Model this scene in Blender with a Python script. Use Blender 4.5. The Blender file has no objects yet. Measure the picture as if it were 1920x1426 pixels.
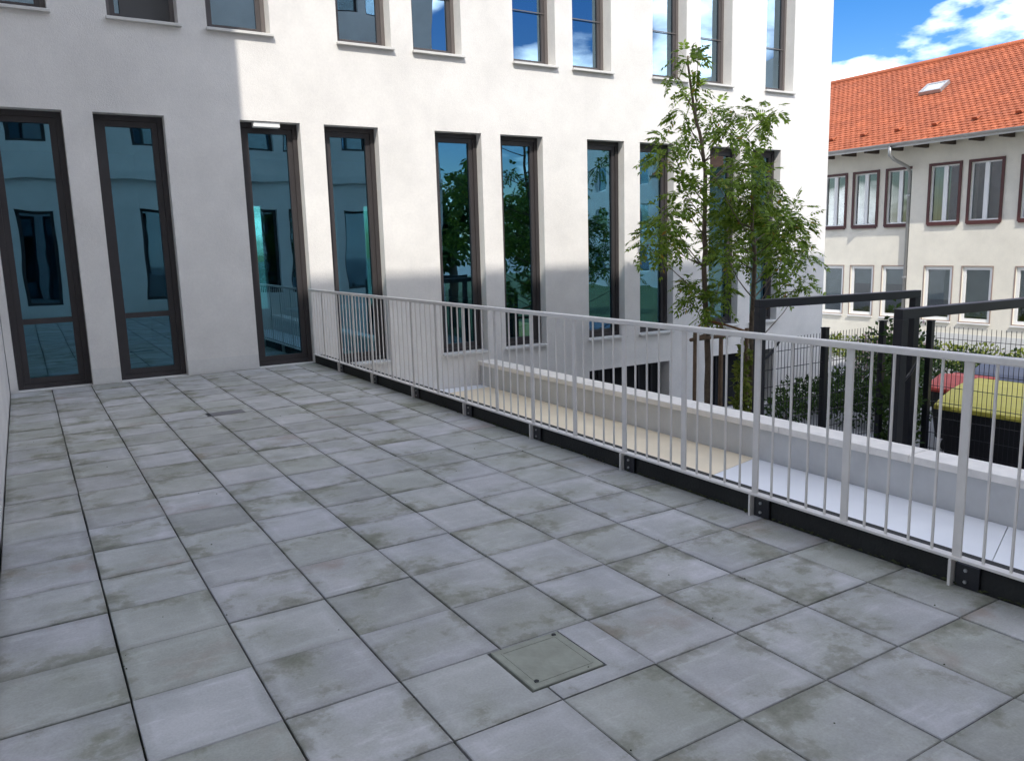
import bpy, bmesh, math, random
from mathutils import Vector, Matrix
R = math.radians
scene = bpy.context.scene
COL = scene.collection
rng = random.Random(7)

# ------------------------------------------------------------------ camera
CAM = Vector((.3019*.8, -3.4649*.8, 1.8293*.8))
YAW, PIT, ROLL, FPX = .5459, -.1670, -.0283, 1490.1
ca, sa, cb, sb = math.cos(YAW), math.sin(YAW), math.cos(PIT), math.sin(PIT)
_f = Vector((sa*cb, ca*cb, sb)); _r = Vector((ca, -sa, 0)); _u = _r.cross(_f)
RIGHT = _r*math.cos(ROLL) + _u*math.sin(ROLL); UP = -_r*math.sin(ROLL) + _u*math.cos(ROLL); FWD = _f
cd = bpy.data.cameras.new('camera'); cam = bpy.data.objects.new('camera', cd); COL.objects.link(cam)
cd.sensor_width = 36; cd.lens = FPX/1920*36; cd.clip_end = 2000; cd.clip_start = .05
m = Matrix((RIGHT, UP, -FWD)).transposed().to_4x4(); m.translation = CAM; cam.matrix_world = m
scene.camera = cam

# ------------------------------------------------------------------ sky, sun, exposure
SUN = Vector((.5, 1, -1.3)).normalized()          # direction the light travels
ELEV = math.asin(-SUN.z); AZ = math.atan2(-SUN.x, -SUN.y)
w = bpy.data.worlds.new('World'); scene.world = w; w.use_nodes = True
nt = w.node_tree; nt.nodes.clear()
def N(t, **k):
    n = nt.nodes.new(t)
    for a, b in k.items(): setattr(n, a, b)
    return n
out = N('ShaderNodeOutputWorld'); bg = N('ShaderNodeBackground'); sky = N('ShaderNodeTexSky')
sky.sky_type = 'NISHITA'; sky.sun_disc = False; sky.sun_elevation = ELEV; sky.sun_rotation = AZ
sky.air_density = 1.0; sky.dust_density = .6; sky.ozone_density = 2.0
bg.inputs['Strength'].default_value = .15
tc = N('ShaderNodeTexCoord'); mp = N('ShaderNodeMapping'); mp.inputs['Scale'].default_value = (1.0, 1.0, 2.4)
CLOUD = (-3.141, 4.925, 3.599)
mp.inputs['Location'].default_value = CLOUD
nz = N('ShaderNodeTexNoise'); nz.inputs['Scale'].default_value = 3.4; nz.inputs['Detail'].default_value = 7; nz.inputs['Roughness'].default_value = .52
rp = N('ShaderNodeValToRGB'); rp.color_ramp.elements[0].position = .488; rp.color_ramp.elements[1].position = .62
n2 = N('ShaderNodeTexNoise'); n2.inputs['Scale'].default_value = 7; n2.inputs['Detail'].default_value = 6
r2 = N('ShaderNodeValToRGB'); r2.color_ramp.elements[0].position = .3; r2.color_ramp.elements[1].position = .65
r2.color_ramp.elements[0].color = (.42, .45, .50, 1); r2.color_ramp.elements[1].color = (1, 1, 1, 1)
sc_ = N('ShaderNodeMixRGB'); sc_.blend_type = 'MULTIPLY'; sc_.inputs['Fac'].default_value = 1; sc_.inputs['Color2'].default_value = (19.3, 19.7, 20.6, 1)
mx = N('ShaderNodeMixRGB')
hs = N('ShaderNodeHueSaturation'); hs.inputs['Hue'].default_value = .512; hs.inputs['Saturation'].default_value = 1.5; hs.inputs['Value'].default_value = .50
nt.links.new(tc.outputs['Generated'], mp.inputs['Vector']); nt.links.new(mp.outputs['Vector'], nz.inputs['Vector']); nt.links.new(mp.outputs['Vector'], n2.inputs['Vector'])
nt.links.new(nz.outputs['Fac'], rp.inputs['Fac']); nt.links.new(rp.outputs['Color'], mx.inputs['Fac'])
nt.links.new(n2.outputs['Fac'], r2.inputs['Fac']); nt.links.new(r2.outputs['Color'], sc_.inputs['Color1']); nt.links.new(sc_.outputs['Color'], mx.inputs['Color2'])
nt.links.new(sky.outputs['Color'], hs.inputs['Color']); nt.links.new(hs.outputs['Color'], mx.inputs['Color1'])
nt.links.new(mx.outputs['Color'], bg.inputs['Color']); nt.links.new(bg.outputs['Background'], out.inputs['Surface'])
sl = bpy.data.lights.new('sun', 'SUN'); sl.energy = 2.0; sl.angle = R(.42); sl.color = (1, .95, .87)
so = bpy.data.objects.new('sun', sl); COL.objects.link(so); so.rotation_euler = SUN.to_track_quat('-Z', 'Y').to_euler()
so.location = (-10, -20, 30)
vs = scene.view_settings; vs.view_transform = 'Standard'; vs.look = 'None'; vs.gamma = 1; vs.use_curve_mapping = False
vs.exposure = 1.24
try:
    scene.cycles.max_bounces = 10; scene.cycles.transparent_max_bounces = 16; scene.cycles.sample_clamp_indirect = 6
    scene.cycles.use_denoising = True
except Exception: pass

# ------------------------------------------------------------------ pixel -> world helpers
def ray(p): return FWD + RIGHT*((p[0]-960)/FPX) - UP*((p[1]-713)/FPX)
def at_y(p, y): d = ray(p); return CAM + d*((y-CAM.y)/d.y)
def at_x(p, x): d = ray(p); return CAM + d*((x-CAM.x)/d.x)
def at_z(p, z): d = ray(p); return CAM + d*((z-CAM.z)/d.z)

# ------------------------------------------------------------------ materials
def mat(name, color, rough=.6, metal=0, spec=.5, var=0, vscale=3, var2=None, bump=0, bscale=40, detail=6, coord='Object', coat=0):
    M = bpy.data.materials.new(name); M.use_nodes = True
    t = M.node_tree; b = t.nodes['Principled BSDF']
    b.inputs['Roughness'].default_value = rough; b.inputs['Metallic'].default_value = metal
    b.inputs['Specular IOR Level'].default_value = spec; b.inputs['Coat Weight'].default_value = coat
    c = (*color, 1); b.inputs['Base Color'].default_value = c
    cn = t.nodes.new('ShaderNodeTexCoord')
    if var:
        n = t.nodes.new('ShaderNodeTexNoise'); n.inputs['Scale'].default_value = vscale; n.inputs['Detail'].default_value = detail; n.inputs['Roughness'].default_value = .65
        t.links.new(cn.outputs[coord], n.inputs['Vector'])
        r = t.nodes.new('ShaderNodeValToRGB'); r.color_ramp.elements[0].position = .3; r.color_ramp.elements[1].position = .7
        lo = var2 or tuple(x*(1-var) for x in color)
        r.color_ramp.elements[0].color = (*lo, 1); r.color_ramp.elements[1].color = c
        t.links.new(n.outputs['Fac'], r.inputs['Fac']); t.links.new(r.outputs['Color'], b.inputs['Base Color'])
    if bump:
        n2 = t.nodes.new('ShaderNodeTexNoise'); n2.inputs['Scale'].default_value = bscale; n2.inputs['Detail'].default_value = 5
        t.links.new(cn.outputs[coord], n2.inputs['Vector'])
        bp = t.nodes.new('ShaderNodeBump'); bp.inputs['Strength'].default_value = bump; bp.inputs['Distance'].default_value = .01
        t.links.new(n2.outputs['Fac'], bp.inputs['Height']); t.links.new(bp.outputs['Normal'], b.inputs['Normal'])
    return M

def plaster(name, col, stain=.06):
    M = mat(name, col, .9, spec=.2, bump=.35, bscale=90)
    t = M.node_tree; b = t.nodes['Principled BSDF']
    g = t.nodes.new('ShaderNodeNewGeometry')
    def noise(scale, det, sx=1, sz=1):
        mpn = t.nodes.new('ShaderNodeMapping'); mpn.inputs['Scale'].default_value = (sx, sx, sz)
        n = t.nodes.new('ShaderNodeTexNoise'); n.inputs['Scale'].default_value = scale; n.inputs['Detail'].default_value = det
        t.links.new(g.outputs['Position'], mpn.inputs['Vector']); t.links.new(mpn.outputs['Vector'], n.inputs['Vector']); return n
    def ramp(n, a, b_, ca_, cb_):
        r = t.nodes.new('ShaderNodeValToRGB'); r.color_ramp.elements[0].position = a; r.color_ramp.elements[1].position = b_
        r.color_ramp.elements[0].color = (*ca_, 1); r.color_ramp.elements[1].color = (*cb_, 1); t.links.new(n.outputs['Fac'], r.inputs['Fac']); return r
    a = ramp(noise(1.3, 8), .35, .65, tuple(c*(1-stain) for c in col), col)
    s = ramp(noise(5.5, 7), .30, .62, (.955, .955, .96), (1, 1, 1))
    f = ramp(noise(30, 3), .3, .7, (.95, .95, .95), (1, 1, 1))
    m1 = t.nodes.new('ShaderNodeMixRGB'); m1.blend_type = 'MULTIPLY'; m1.inputs['Fac'].default_value = 1
    m2 = t.nodes.new('ShaderNodeMixRGB'); m2.blend_type = 'MULTIPLY'; m2.inputs['Fac'].default_value = 1
    t.links.new(a.outputs['Color'], m1.inputs['Color1']); t.links.new(s.outputs['Color'], m1.inputs['Color2'])
    t.links.new(m1.outputs['Color'], m2.inputs['Color1']); t.links.new(f.outputs['Color'], m2.inputs['Color2'])
    t.links.new(m2.outputs['Color'], b.inputs['Base Color'])
    return M

def glass(name, tint=(.30, .50, .50), refl=.16, mirror=(1, 1, 1)):
    M = bpy.data.materials.new(name); M.use_nodes = True; t = M.node_tree; t.nodes.clear()
    o = t.nodes.new('ShaderNodeOutputMaterial'); mixn = t.nodes.new('ShaderNodeMixShader')
    tr = t.nodes.new('ShaderNodeBsdfTransparent'); tr.inputs['Color'].default_value = (*tint, 1)
    gl = t.nodes.new('ShaderNodeBsdfGlossy'); gl.inputs['Roughness'].default_value = 0.0; gl.inputs['Color'].default_value = (*mirror, 1)
    fr = t.nodes.new('ShaderNodeFresnel'); fr.inputs['IOR'].default_value = 1.5
    ad = t.nodes.new('ShaderNodeMath'); ad.operation = 'ADD'; ad.inputs[1].default_value = refl; ad.use_clamp = True
    geo = t.nodes.new('ShaderNodeNewGeometry')
    nn = t.nodes.new('ShaderNodeTexNoise'); nn.inputs['Scale'].default_value = 1.6; nn.inputs['Detail'].default_value = 1
    bpn = t.nodes.new('ShaderNodeBump'); bpn.inputs['Strength'].default_value = .06; bpn.inputs['Distance'].default_value = .03
    t.links.new(geo.outputs['Position'], nn.inputs['Vector']); t.links.new(nn.outputs['Fac'], bpn.inputs['Height'])
    t.links.new(bpn.outputs['Normal'], gl.inputs['Normal'])
    t.links.new(fr.outputs['Fac'], ad.inputs[0]); t.links.new(ad.outputs[0], mixn.inputs['Fac'])
    t.links.new(tr.outputs[0], mixn.inputs[1]); t.links.new(gl.outputs[0], mixn.inputs[2]); t.links.new(mixn.outputs[0], o.inputs['Surface'])
    return M

def slab_mat():
    M = bpy.data.materials.new('concrete_slab'); M.use_nodes = True; t = M.node_tree; b = t.nodes['Principled BSDF']
    b.inputs['Roughness'].default_value = .82; b.inputs['Specular IOR Level'].default_value = .35
    tc_ = t.nodes.new('ShaderNodeTexCoord'); oi = t.nodes.new('ShaderNodeObjectInfo')
    mul = t.nodes.new('ShaderNodeMath'); mul.operation = 'MULTIPLY'; mul.inputs[1].default_value = 53.0
    t.links.new(oi.outputs['Random'], mul.inputs[0])
    add = t.nodes.new('ShaderNodeVectorMath'); add.operation = 'ADD'
    t.links.new(tc_.outputs['Object'], add.inputs[0]); t.links.new(mul.outputs[0], add.inputs[1])
    def noise(sc, det, rough=.6):
        n = t.nodes.new('ShaderNodeTexNoise'); n.inputs['Scale'].default_value = sc; n.inputs['Detail'].default_value = det; n.inputs['Roughness'].default_value = rough
        t.links.new(add.outputs[0], n.inputs['Vector']); return n
    def ramp(sock, stops):
        r = t.nodes.new('ShaderNodeValToRGB'); e = r.color_ramp.elements
        while len(e) < len(stops): e.new(.5)
        for i, (p, c) in enumerate(stops): e[i].position = p; e[i].color = (*c, 1)
        t.links.new(sock, r.inputs['Fac']); return r
    def mix(kind, fac, a, b_):
        x = t.nodes.new('ShaderNodeMixRGB'); x.blend_type = kind
        if isinstance(fac, float): x.inputs['Fac'].default_value = fac
        else: t.links.new(fac, x.inputs['Fac'])
        for s, v in (('Color1', a), ('Color2', b_)):
            if isinstance(v, tuple): x.inputs[s].default_value = (*v, 1)
            else: t.links.new(v, x.inputs[s])
        return x.outputs['Color']
    base = ramp(oi.outputs['Random'], [(0, (.270, .272, .250)), (.2, (.375, .372, .366)), (.4, (.300, .305, .272)), (.6, (.405, .402, .402)), (.8, (.320, .316, .306)), (1, (.365, .365, .368))])
    cloud = ramp(noise(3.5, 5).outputs['Fac'], [(.35, (.98, .985, .97)), (.65, (1.26, 1.25, 1.25))])
    c = mix('MULTIPLY', 1.0, base.outputs['Color'], cloud.outputs['Color'])
    green = ramp(noise(2.6, 4).outputs['Fac'], [(.46, (0, 0, 0)), (.70, (.8, .8, .8))])
    c = mix('MIX', green.outputs['Color'], c, (.265, .275, .215))
    # edge wear: darker rim, pale scuffed band inside it
    sep = t.nodes.new('ShaderNodeSeparateXYZ'); t.links.new(tc_.outputs['Object'], sep.inputs[0])
    ax = t.nodes.new('ShaderNodeMath'); ax.operation = 'ABSOLUTE'; ay = t.nodes.new('ShaderNodeMath'); ay.operation = 'ABSOLUTE'
    mxm = t.nodes.new('ShaderNodeMath'); mxm.operation = 'MAXIMUM'
    t.links.new(sep.outputs[0], ax.inputs[0]); t.links.new(sep.outputs[1], ay.inputs[0]); t.links.new(ax.outputs[0], mxm.inputs[0]); t.links.new(ay.outputs[0], mxm.inputs[1])
    wob = t.nodes.new('ShaderNodeMath'); wob.operation = 'MULTIPLY_ADD'; wob.inputs[1].default_value = .10; t.links.new(noise(6, 4).outputs['Fac'], wob.inputs[0]); t.links.new(mxm.outputs[0], wob.inputs[2])
    rim = ramp(wob.outputs[0], [(.17, (1, 1, 1)), (.198, (1.10, 1.10, 1.12)), (.215, (.98, .98, .98)), (.25, (.80, .80, .79))])
    c = mix('MULTIPLY', .75, c, rim.outputs['Color'])
    # dark stains and a few rusty ones
    se = t.nodes.new('ShaderNodeMath'); se.operation = 'MULTIPLY_ADD'; se.inputs[1].default_value = .60
    t.links.new(mxm.outputs[0], se.inputs[0]); t.links.new(noise(2.6, 9, .72).outputs['Fac'], se.inputs[2])
    st = ramp(se.outputs[0], [(.635, (1, 1, 1)), (.66, (.86, .85, .82)), (.77, (.60, .59, .54))])
    c = mix('MULTIPLY', 1.0, c, st.outputs['Color'])
    ru = ramp(noise(1.7, 5).outputs['Fac'], [(.62, (0, 0, 0)), (.74, (.6, .6, .6))])
    c = mix('MIX', ru.outputs['Color'], c, (.27, .205, .155))
    sm = t.nodes.new('ShaderNodeMapping'); sm.inputs['Scale'].default_value = (1.2, 6.5, 1); sm.inputs['Rotation'].default_value = (0, 0, .35)
    sn = t.nodes.new('ShaderNodeTexNoise'); sn.inputs['Scale'].default_value = 4.5; sn.inputs['Detail'].default_value = 7; sn.inputs['Roughness'].default_value = .7
    t.links.new(add.outputs[0], sm.inputs['Vector']); t.links.new(sm.outputs[0], sn.inputs['Vector'])
    sf = ramp(sn.outputs['Fac'], [(.56, (1, 1, 1)), (.72, (1.22, 1.22, 1.24))])
    c = mix('MULTIPLY', 1.0, c, sf.outputs['Color'])
    fine = ramp(noise(120, 3).outputs['Fac'], [(.3, (.90, .90, .90)), (.7, (1.06, 1.06, 1.06))])
    c = mix('MULTIPLY', 1.0, c, fine.outputs['Color'])
    t.links.new(c, b.inputs['Base Color'])
    bp = t.nodes.new('ShaderNodeBump'); bp.inputs['Strength'].default_value = .15; bp.inputs['Distance'].default_value = .004
    t.links.new(noise(60, 4).outputs['Fac'], bp.inputs['Height']); t.links.new(bp.outputs['Normal'], b.inputs['Normal'])
    return M

def leaf_mat(name, c1, c2, c3=None):
    M = bpy.data.materials.new(name); M.use_nodes = True; t = M.node_tree; t.nodes.clear()
    o = t.nodes.new('ShaderNodeOutputMaterial'); d = t.nodes.new('ShaderNodeBsdfPrincipled'); d.inputs['Roughness'].default_value = .6; d.inputs['Specular IOR Level'].default_value = .2
    tl = t.nodes.new('ShaderNodeBsdfTranslucent'); ms = t.nodes.new('ShaderNodeMixShader'); ms.inputs['Fac'].default_value = .38
    g = t.nodes.new('ShaderNodeNewGeometry'); r = t.nodes.new('ShaderNodeValToRGB')
    r.color_ramp.elements[0].color = (*c1, 1); r.color_ramp.elements[1].color = (*c2, 1)
    if c3: e = r.color_ramp.elements.new(.96); e.color = (*c2, 1); r.color_ramp.elements[-1].position = 1; r.color_ramp.elements[-1].color = (*c3, 1)
    t.links.new(g.outputs['Random Per Island'], r.inputs['Fac'])
    t.links.new(r.outputs['Color'], d.inputs['Base Color']); t.links.new(r.outputs['Color'], tl.inputs['Color'])
    t.links.new(d.outputs[0], ms.inputs[1]); t.links.new(tl.outputs[0], ms.inputs[2]); t.links.new(ms.outputs[0], o.inputs['Surface'])
    return M

M = dict(
    plaster=plaster('white_plaster', (.755, .732, .695), .10),
    plinth=plaster('plinth_plaster', (.70, .69, .66), .08),
    cream=plaster('cream_plaster', (.76, .72, .615), .08),
    paleblind=mat('pale_blind', (.50, .54, .54), .8, var=.2, vscale=3),
    slab=slab_mat(),
    joint=mat('joint_sand', (.03, .03, .028), .95, var=.5, vscale=30),
    bitumen=mat('black_bitumen', (.013, .014, .013), .75, var=.5, vscale=5, bump=.4, bscale=60),
    moss=mat('moss', (.05, .06, .02), .95, var=.6, vscale=40),
    frame=mat('brown_metal', (.046, .041, .042), .45, metal=.0, spec=.35, var=.15, vscale=4),
    frame2=mat('taupe_metal', (.13, .115, .11), .4, var=.1, vscale=4),
    frame3=mat('dark_taupe_metal', (.075, .066, .066), .4, var=.1, vscale=4),
    sill=mat('sill_metal', (.62, .61, .58), .4, var=.1, vscale=5),
    glass=glass('window_glass', (.22, .47, .47), .23, (.40, .76, .98)),
    glass_up=glass('upper_glass', (.16, .30, .34), .30, (.62, .84, 1.0)),
    glass_far=glass('far_glass', (.74, .80, .80), .06),
    dark_room=mat('room_wall', (.32, .33, .33), .9),
    room_floor=mat('room_floor', (.12, .12, .115), .6),
    black=mat('black_void', (.008, .009, .012), .8),
    blind=mat('grey_blind', (.07, .07, .07), .8),
    rail=mat('painted_rail', (.74, .70, .65), .45, var=.12, vscale=9, spec=.4),
    bolt=mat('bolt_steel', (.45, .45, .45), .35, metal=.8),
    zinc=mat('bright_metal', (.86, .86, .86), .2, metal=1.0),
    membrane=mat('white_roof_membrane', (.86, .87, .89), .45, var=.08, vscale=1.5),
    beige=mat('beige_roof_sheet', (.92, .79, .58), .5, var=.10, vscale=2.5),
    stone=mat('cap_stone', (.90, .85, .77), .7, var=.16, vscale=7, bump=.2, bscale=50),
    concrete=mat('parapet_concrete', (.62, .62, .60), .85, var=.15, vscale=3),
    paving=mat('street_paving', (.30, .30, .30), .9, var=.3, vscale=1.2, bump=.2, bscale=30),
    grass=mat('lawn', (.06, .10, .03), .95, var=.5, vscale=2),
    black_metal=mat('black_powdercoat', (.012, .013, .018), .4, var=.3, vscale=6),
    bark=mat('bark', (.16, .12, .085), .95, var=.45, vscale=14, bump=.6, bscale=30),
    stake=mat('stake_wood', (.20, .13, .08), .85, var=.4, vscale=10, bump=.3, bscale=25),
    strap=mat('coir_strap', (.22, .10, .035), .95, var=.4, vscale=30),
    leaf=leaf_mat('pinnate_leaves', (.06, .115, .012), (.23, .34, .04), (.33, .20, .03)),
    leaf_b=leaf_mat('shrub_leaves', (.02, .045, .012), (.075, .13, .03)),
    leaf_y=leaf_mat('yellow_green_leaves', (.09, .13, .02), (.24, .27, .05)),
    leaf_p=leaf_mat('pale_blossom', (.45, .30, .30), (.60, .50, .45)),
    leaf_d=leaf_mat('dark_tree_leaves', (.035, .07, .02), (.12, .20, .045)),
    tile=mat('clay_roof_tile', (.42, .120, .052), .85, var=.3, vscale=1.1, var2=(.30, .090, .045), spec=.25),
    redbrown=mat('redbrown_frame', (.085, .022, .018), .5, var=.2, vscale=6),
    whitef=mat('white_frame', (.78, .78, .76), .45),
    brownline=mat('brown_trim', (.30, .22, .18), .6),
    curtain=mat('pale_curtain', (.15, .15, .15), .9, var=.25, vscale=4),
    galv=mat('zinc_pipe', (.42, .42, .41), .4, metal=.6, var=.2, vscale=6),
    rafter=mat('rafter_wood', (.06, .045, .035), .8),
    yellow=mat('yellow_plastic', (.58, .50, .07), .5, var=.12, vscale=5, bump=.1, bscale=9),
    bin=mat('black_plastic', (.014, .014, .016), .5, var=.3, vscale=5),
    blue=mat('dark_blue_plastic', (.02, .035, .09), .35, var=.3, vscale=5),
    red=mat('red_plastic', (.48, .05, .03), .5, var=.15, vscale=5),
    white=mat('white_laminate', (.75, .76, .74), .4),
    rubber=mat('rubber', (.02, .02, .02), .8),
    cover=None,
)
M['cover'] = mat('cover_concrete', (.31, .32, .26), .85, var=.3, vscale=9, bump=.2, bscale=60)

# ------------------------------------------------------------------ mesh helpers
def obj(name, bm, material=None, parent=None, smooth=False, loc=None):
    me = bpy.data.meshes.new(name); bm.to_mesh(me); bm.free()
    if smooth:
        for p in me.polygons: p.use_smooth = True
    if material: me.materials.append(M[material] if isinstance(material, str) else material)
    o = bpy.data.objects.new(name, me); COL.objects.link(o)
    if loc: o.location = loc
    if parent: o.parent = parent
    return o
def share(name, me, parent, loc, rot=None, scale=None):
    o = bpy.data.objects.new(name, me); COL.objects.link(o); o.parent = parent; o.location = loc
    if rot: o.rotation_euler = rot
    if scale: o.scale = scale
    return o
def tag(o, label=None, cat=None, group=None, kind=None):
    if label: o['label'] = label
    if cat: o['category'] = cat
    if group: o['group'] = group
    if kind: o['kind'] = kind
    return o
def thing(name, label, cat, group=None, loc=(0, 0, 0), rz=0):
    o = bpy.data.objects.new(name, None); COL.objects.link(o); o.location = loc; o.rotation_euler = (0, 0, rz); o.empty_display_size = .2
    return tag(o, label, cat, group)
def bx(bm, x0, x1, y0, y1, z0, z1):
    v = [bm.verts.new(c) for c in ((x0,y0,z0),(x1,y0,z0),(x1,y1,z0),(x0,y1,z0),(x0,y0,z1),(x1,y0,z1),(x1,y1,z1),(x0,y1,z1))]
    for f in ((0,3,2,1),(4,5,6,7),(0,1,5,4),(1,2,6,5),(2,3,7,6),(3,0,4,7)): bm.faces.new([v[i] for i in f])
def box(*a):
    bm = bmesh.new()
    for b in (a if isinstance(a[0], (tuple, list)) else [a]): bx(bm, *b)
    return bm
def bev(bm, w, seg=1):
    bmesh.ops.bevel(bm, geom=list(bm.edges), offset=w, segments=seg, affect='EDGES', profile=.6); return bm
def quad(bm, *pts): return bm.faces.new([bm.verts.new(p) for p in pts])
def tube(bm, pts, radii, n=8):
    pts = [Vector(p) for p in pts]; rings = []
    for i, p in enumerate(pts):
        d = (pts[min(i+1, len(pts)-1)] - pts[max(i-1, 0)]).normalized()
        a = d.orthogonal().normalized() if i == 0 else (rings_a - d*rings_a.dot(d)).normalized()
        rings_a = a; b = d.cross(a)
        r = radii[i] if isinstance(radii, (list, tuple)) else radii
        rings.append([bm.verts.new(p + (a*math.cos(2*math.pi*k/n) + b*math.sin(2*math.pi*k/n))*r) for k in range(n)])
    for i in range(len(rings)-1):
        for k in range(n):
            bm.faces.new((rings[i][k], rings[i][(k+1) % n], rings[i+1][(k+1) % n], rings[i+1][k]))
    bm.faces.new(rings[0][::-1]); bm.faces.new(rings[-1]); return bm
def mesh_from(name, verts, faces, material, parent=None):
    me = bpy.data.meshes.new(name); me.from_pydata(verts, [], faces); me.materials.append(M[material])
    o = bpy.data.objects.new(name, me); COL.objects.link(o)
    if parent: o.parent = parent
    return o

# wall panel in the plane of two axes with rectangular openings; front at w=0, thickness th along +w.
def wall_mesh(u0, u1, z0, z1, opens, th, P, depth_open=None):
    """P(u, w, z) -> world. opens: (ua, ub, za, zb)."""
    us = sorted({u0, u1, *[o[0] for o in opens], *[o[1] for o in opens]}); zs = sorted({z0, z1, *[o[2] for o in opens], *[o[3] for o in opens]})
    us = [u for u in us if u0 <= u <= u1]; zs = [z for z in zs if z0 <= z <= z1]
    bm = bmesh.new(); cache = {}
    def V(u, w_, z):
        k = (round(u, 4), w_, round(z, 4))
        if k not in cache: cache[k] = bm.verts.new(P(u, w_, z))
        return cache[k]
    for i in range(len(us)-1):
        for j in range(len(zs)-1):
            uc, zc = (us[i]+us[i+1])/2, (zs[j]+zs[j+1])/2
            if any(a < uc < b and c < zc < d for a, b, c, d in opens): continue
            for w_ in (0, th): bm.faces.new((V(us[i], w_, zs[j]), V(us[i+1], w_, zs[j]), V(us[i+1], w_, zs[j+1]), V(us[i], w_, zs[j+1])))
    for e in [e for e in bm.edges if len(e.link_faces) == 1]:
        a, b = e.verts
        ka = next(k for k, v in cache.items() if v is a); kb = next(k for k, v in cache.items() if v is b)
        if ka[1] == 0: bm.faces.new((V(*ka), V(*kb), V(kb[0], th, kb[2]), V(ka[0], th, ka[2])))
    bmesh.ops.recalc_face_normals(bm, faces=bm.faces); return bm

# ================================================================== SETTING
GZ = -1.7
YF = 9.5368*.8            # facade plane
g = box(-300, 300, -300, 300, GZ-.5, GZ); tag(obj('ground', g, 'paving'), kind='structure')
g = box(13.2, 60, -60, 2.0, GZ+.004, GZ+.03); tag(obj('lawn', g, 'grass'), kind='structure')

# terrace with its slabs ------------------------------------------------
XR = 4.3094*.8            # railing line
T = .4
base = obj('terrace', box(-.005, XR+.09, -3.8, YF-.002, GZ, -.045), 'joint'); tag(base, kind='structure')
GAP = .0035
def slab_bm(wx, wy):
    bm = box(-wx/2, wx/2, -wy/2, wy/2, -.04, 0)
    top = [e for e in bm.edges if all(v.co.z > -.01 for v in e.verts)]
    bmesh.ops.bevel(bm, geom=top, offset=.003, segments=1, affect='EDGES'); return bm
def slab_mesh(wx, wy):
    bm = slab_bm(wx, wy); me = bpy.data.meshes.new('paving_slab'); bm.to_mesh(me); bm.free(); me.materials.append(M['slab']); return me
GY = .0020
full = slab_mesh(T-GAP*2, T-GY*2)
XE = XR + .03
CUT = XE - 8*T
cutm = slab_mesh(CUT-GAP*2, T-GY*2)
COV = (1.549, 1.848, -.705, -.408)
def cut_slab(x0, x1, y0, y1, h):
    xs = sorted({x0, x1, *[v for v in h[:2] if x0 < v < x1]}); ys = sorted({y0, y1, *[v for v in h[2:] if y0 < v < y1]})
    bm = bmesh.new(); cx, cy = (x0+x1)/2, (y0+y1)/2; vv = {}
    def V(x, y):
        if (x, y) not in vv: vv[(x, y)] = bm.verts.new((x-cx, y-cy, 0))
        return vv[(x, y)]
    for i in range(len(xs)-1):
        for j in range(len(ys)-1):
            mx_, my_ = (xs[i]+xs[i+1])/2, (ys[j]+ys[j+1])/2
            if h[0] < mx_ < h[1] and h[2] < my_ < h[3]: continue
            bm.faces.new((V(xs[i], ys[j]), V(xs[i+1], ys[j]), V(xs[i+1], ys[j+1]), V(xs[i], ys[j+1])))
    r = bmesh.ops.extrude_face_region(bm, geom=list(bm.faces))
    for v in r['geom']:
        if isinstance(v, bmesh.types.BMVert): v.co.z -= .04
    bmesh.ops.recalc_face_normals(bm, faces=bm.faces); return bm, (cx, cy)
for j in range(-9, 19):
    for i in range(9):
        x0, x1 = i*T, (i+1)*T if i < 8 else XE
        y0, y1 = j*T, (j+1)*T
        dz = rng.uniform(-.0022, .0022); rot = (rng.uniform(-.003, .003), rng.uniform(-.003, .003), rng.uniform(-.004, .004))
        jx, jy = rng.uniform(-.0015, .0015), rng.uniform(-.001, .001)
        hole = (COV[0]-.011, COV[1]+.005, COV[2]-.008, COV[3]+.003)
        if x0 < hole[1] and x1 > hole[0] and y0 < hole[3]-.002 and y1 > hole[2]+.002:
            bm, c = cut_slab(x0+GAP, x1-GAP, y0+GY, y1-GY, hole)
            o = obj('paving_slab', bm, 'slab', base, loc=(c[0], c[1], 0)); continue
        o = share('paving_slab', full if i < 8 else cutm, base, ((x0+x1)/2+jx, (y0+y1)/2+jy, dz), rot)
tag(obj('threshold_strip', box(.002, XE, 19*T+.001, YF-.002, -.04, -.006), 'joint'), kind='structure')
# inspection cover and gully plate
cvt = thing('access_cover', 'square concrete access cover with two black lifting holes set in the terrace slabs', 'access cover', loc=((COV[0]+COV[1])/2, (COV[2]+COV[3])/2, 0))
cw = (COV[1]-COV[0])/2-.002
bm = box(-cw, cw, -cw, cw, -.038, .003); bev(bm, .003)
obj('plate', bm, 'cover', cvt)
bm = box((-cw+.028, cw-.028, -cw+.028, -cw+.034, .001, .0045), (-cw+.028, cw-.028, cw-.034, cw-.028, .001, .0045), (-cw+.028, -cw+.034, -cw+.034, cw-.034, .001, .0045), (cw-.034, cw-.028, -cw+.034, cw-.034, .001, .0045))
obj('raised_rim', bm, 'cover', cvt)
for hx, hy in ((1.818, -.429), (1.585, -.666)):
    bm = bmesh.new(); tube(bm, [(0, 0, .002), (0, 0, .0045)], .009, 12)
    obj('lifting_hole', bm, 'black', cvt, loc=(hx-(COV[0]+COV[1])/2, hy-(COV[2]+COV[3])/2, .001))
dr = thing('floor_drain', 'small dark gully plate in the paving in front of the glazed doors', 'drain', loc=(1.73, 4.87, 0))
obj('plate', bev(box(-.17, .17, -.08, .08, -.03, .004), .003), mat('gully_plate', (.16, .155, .16), .7, var=.3, vscale=9), dr)
obj('slot', box(-.16, -.13, -.07, .07, .0045, .006), 'black', dr)

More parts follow.
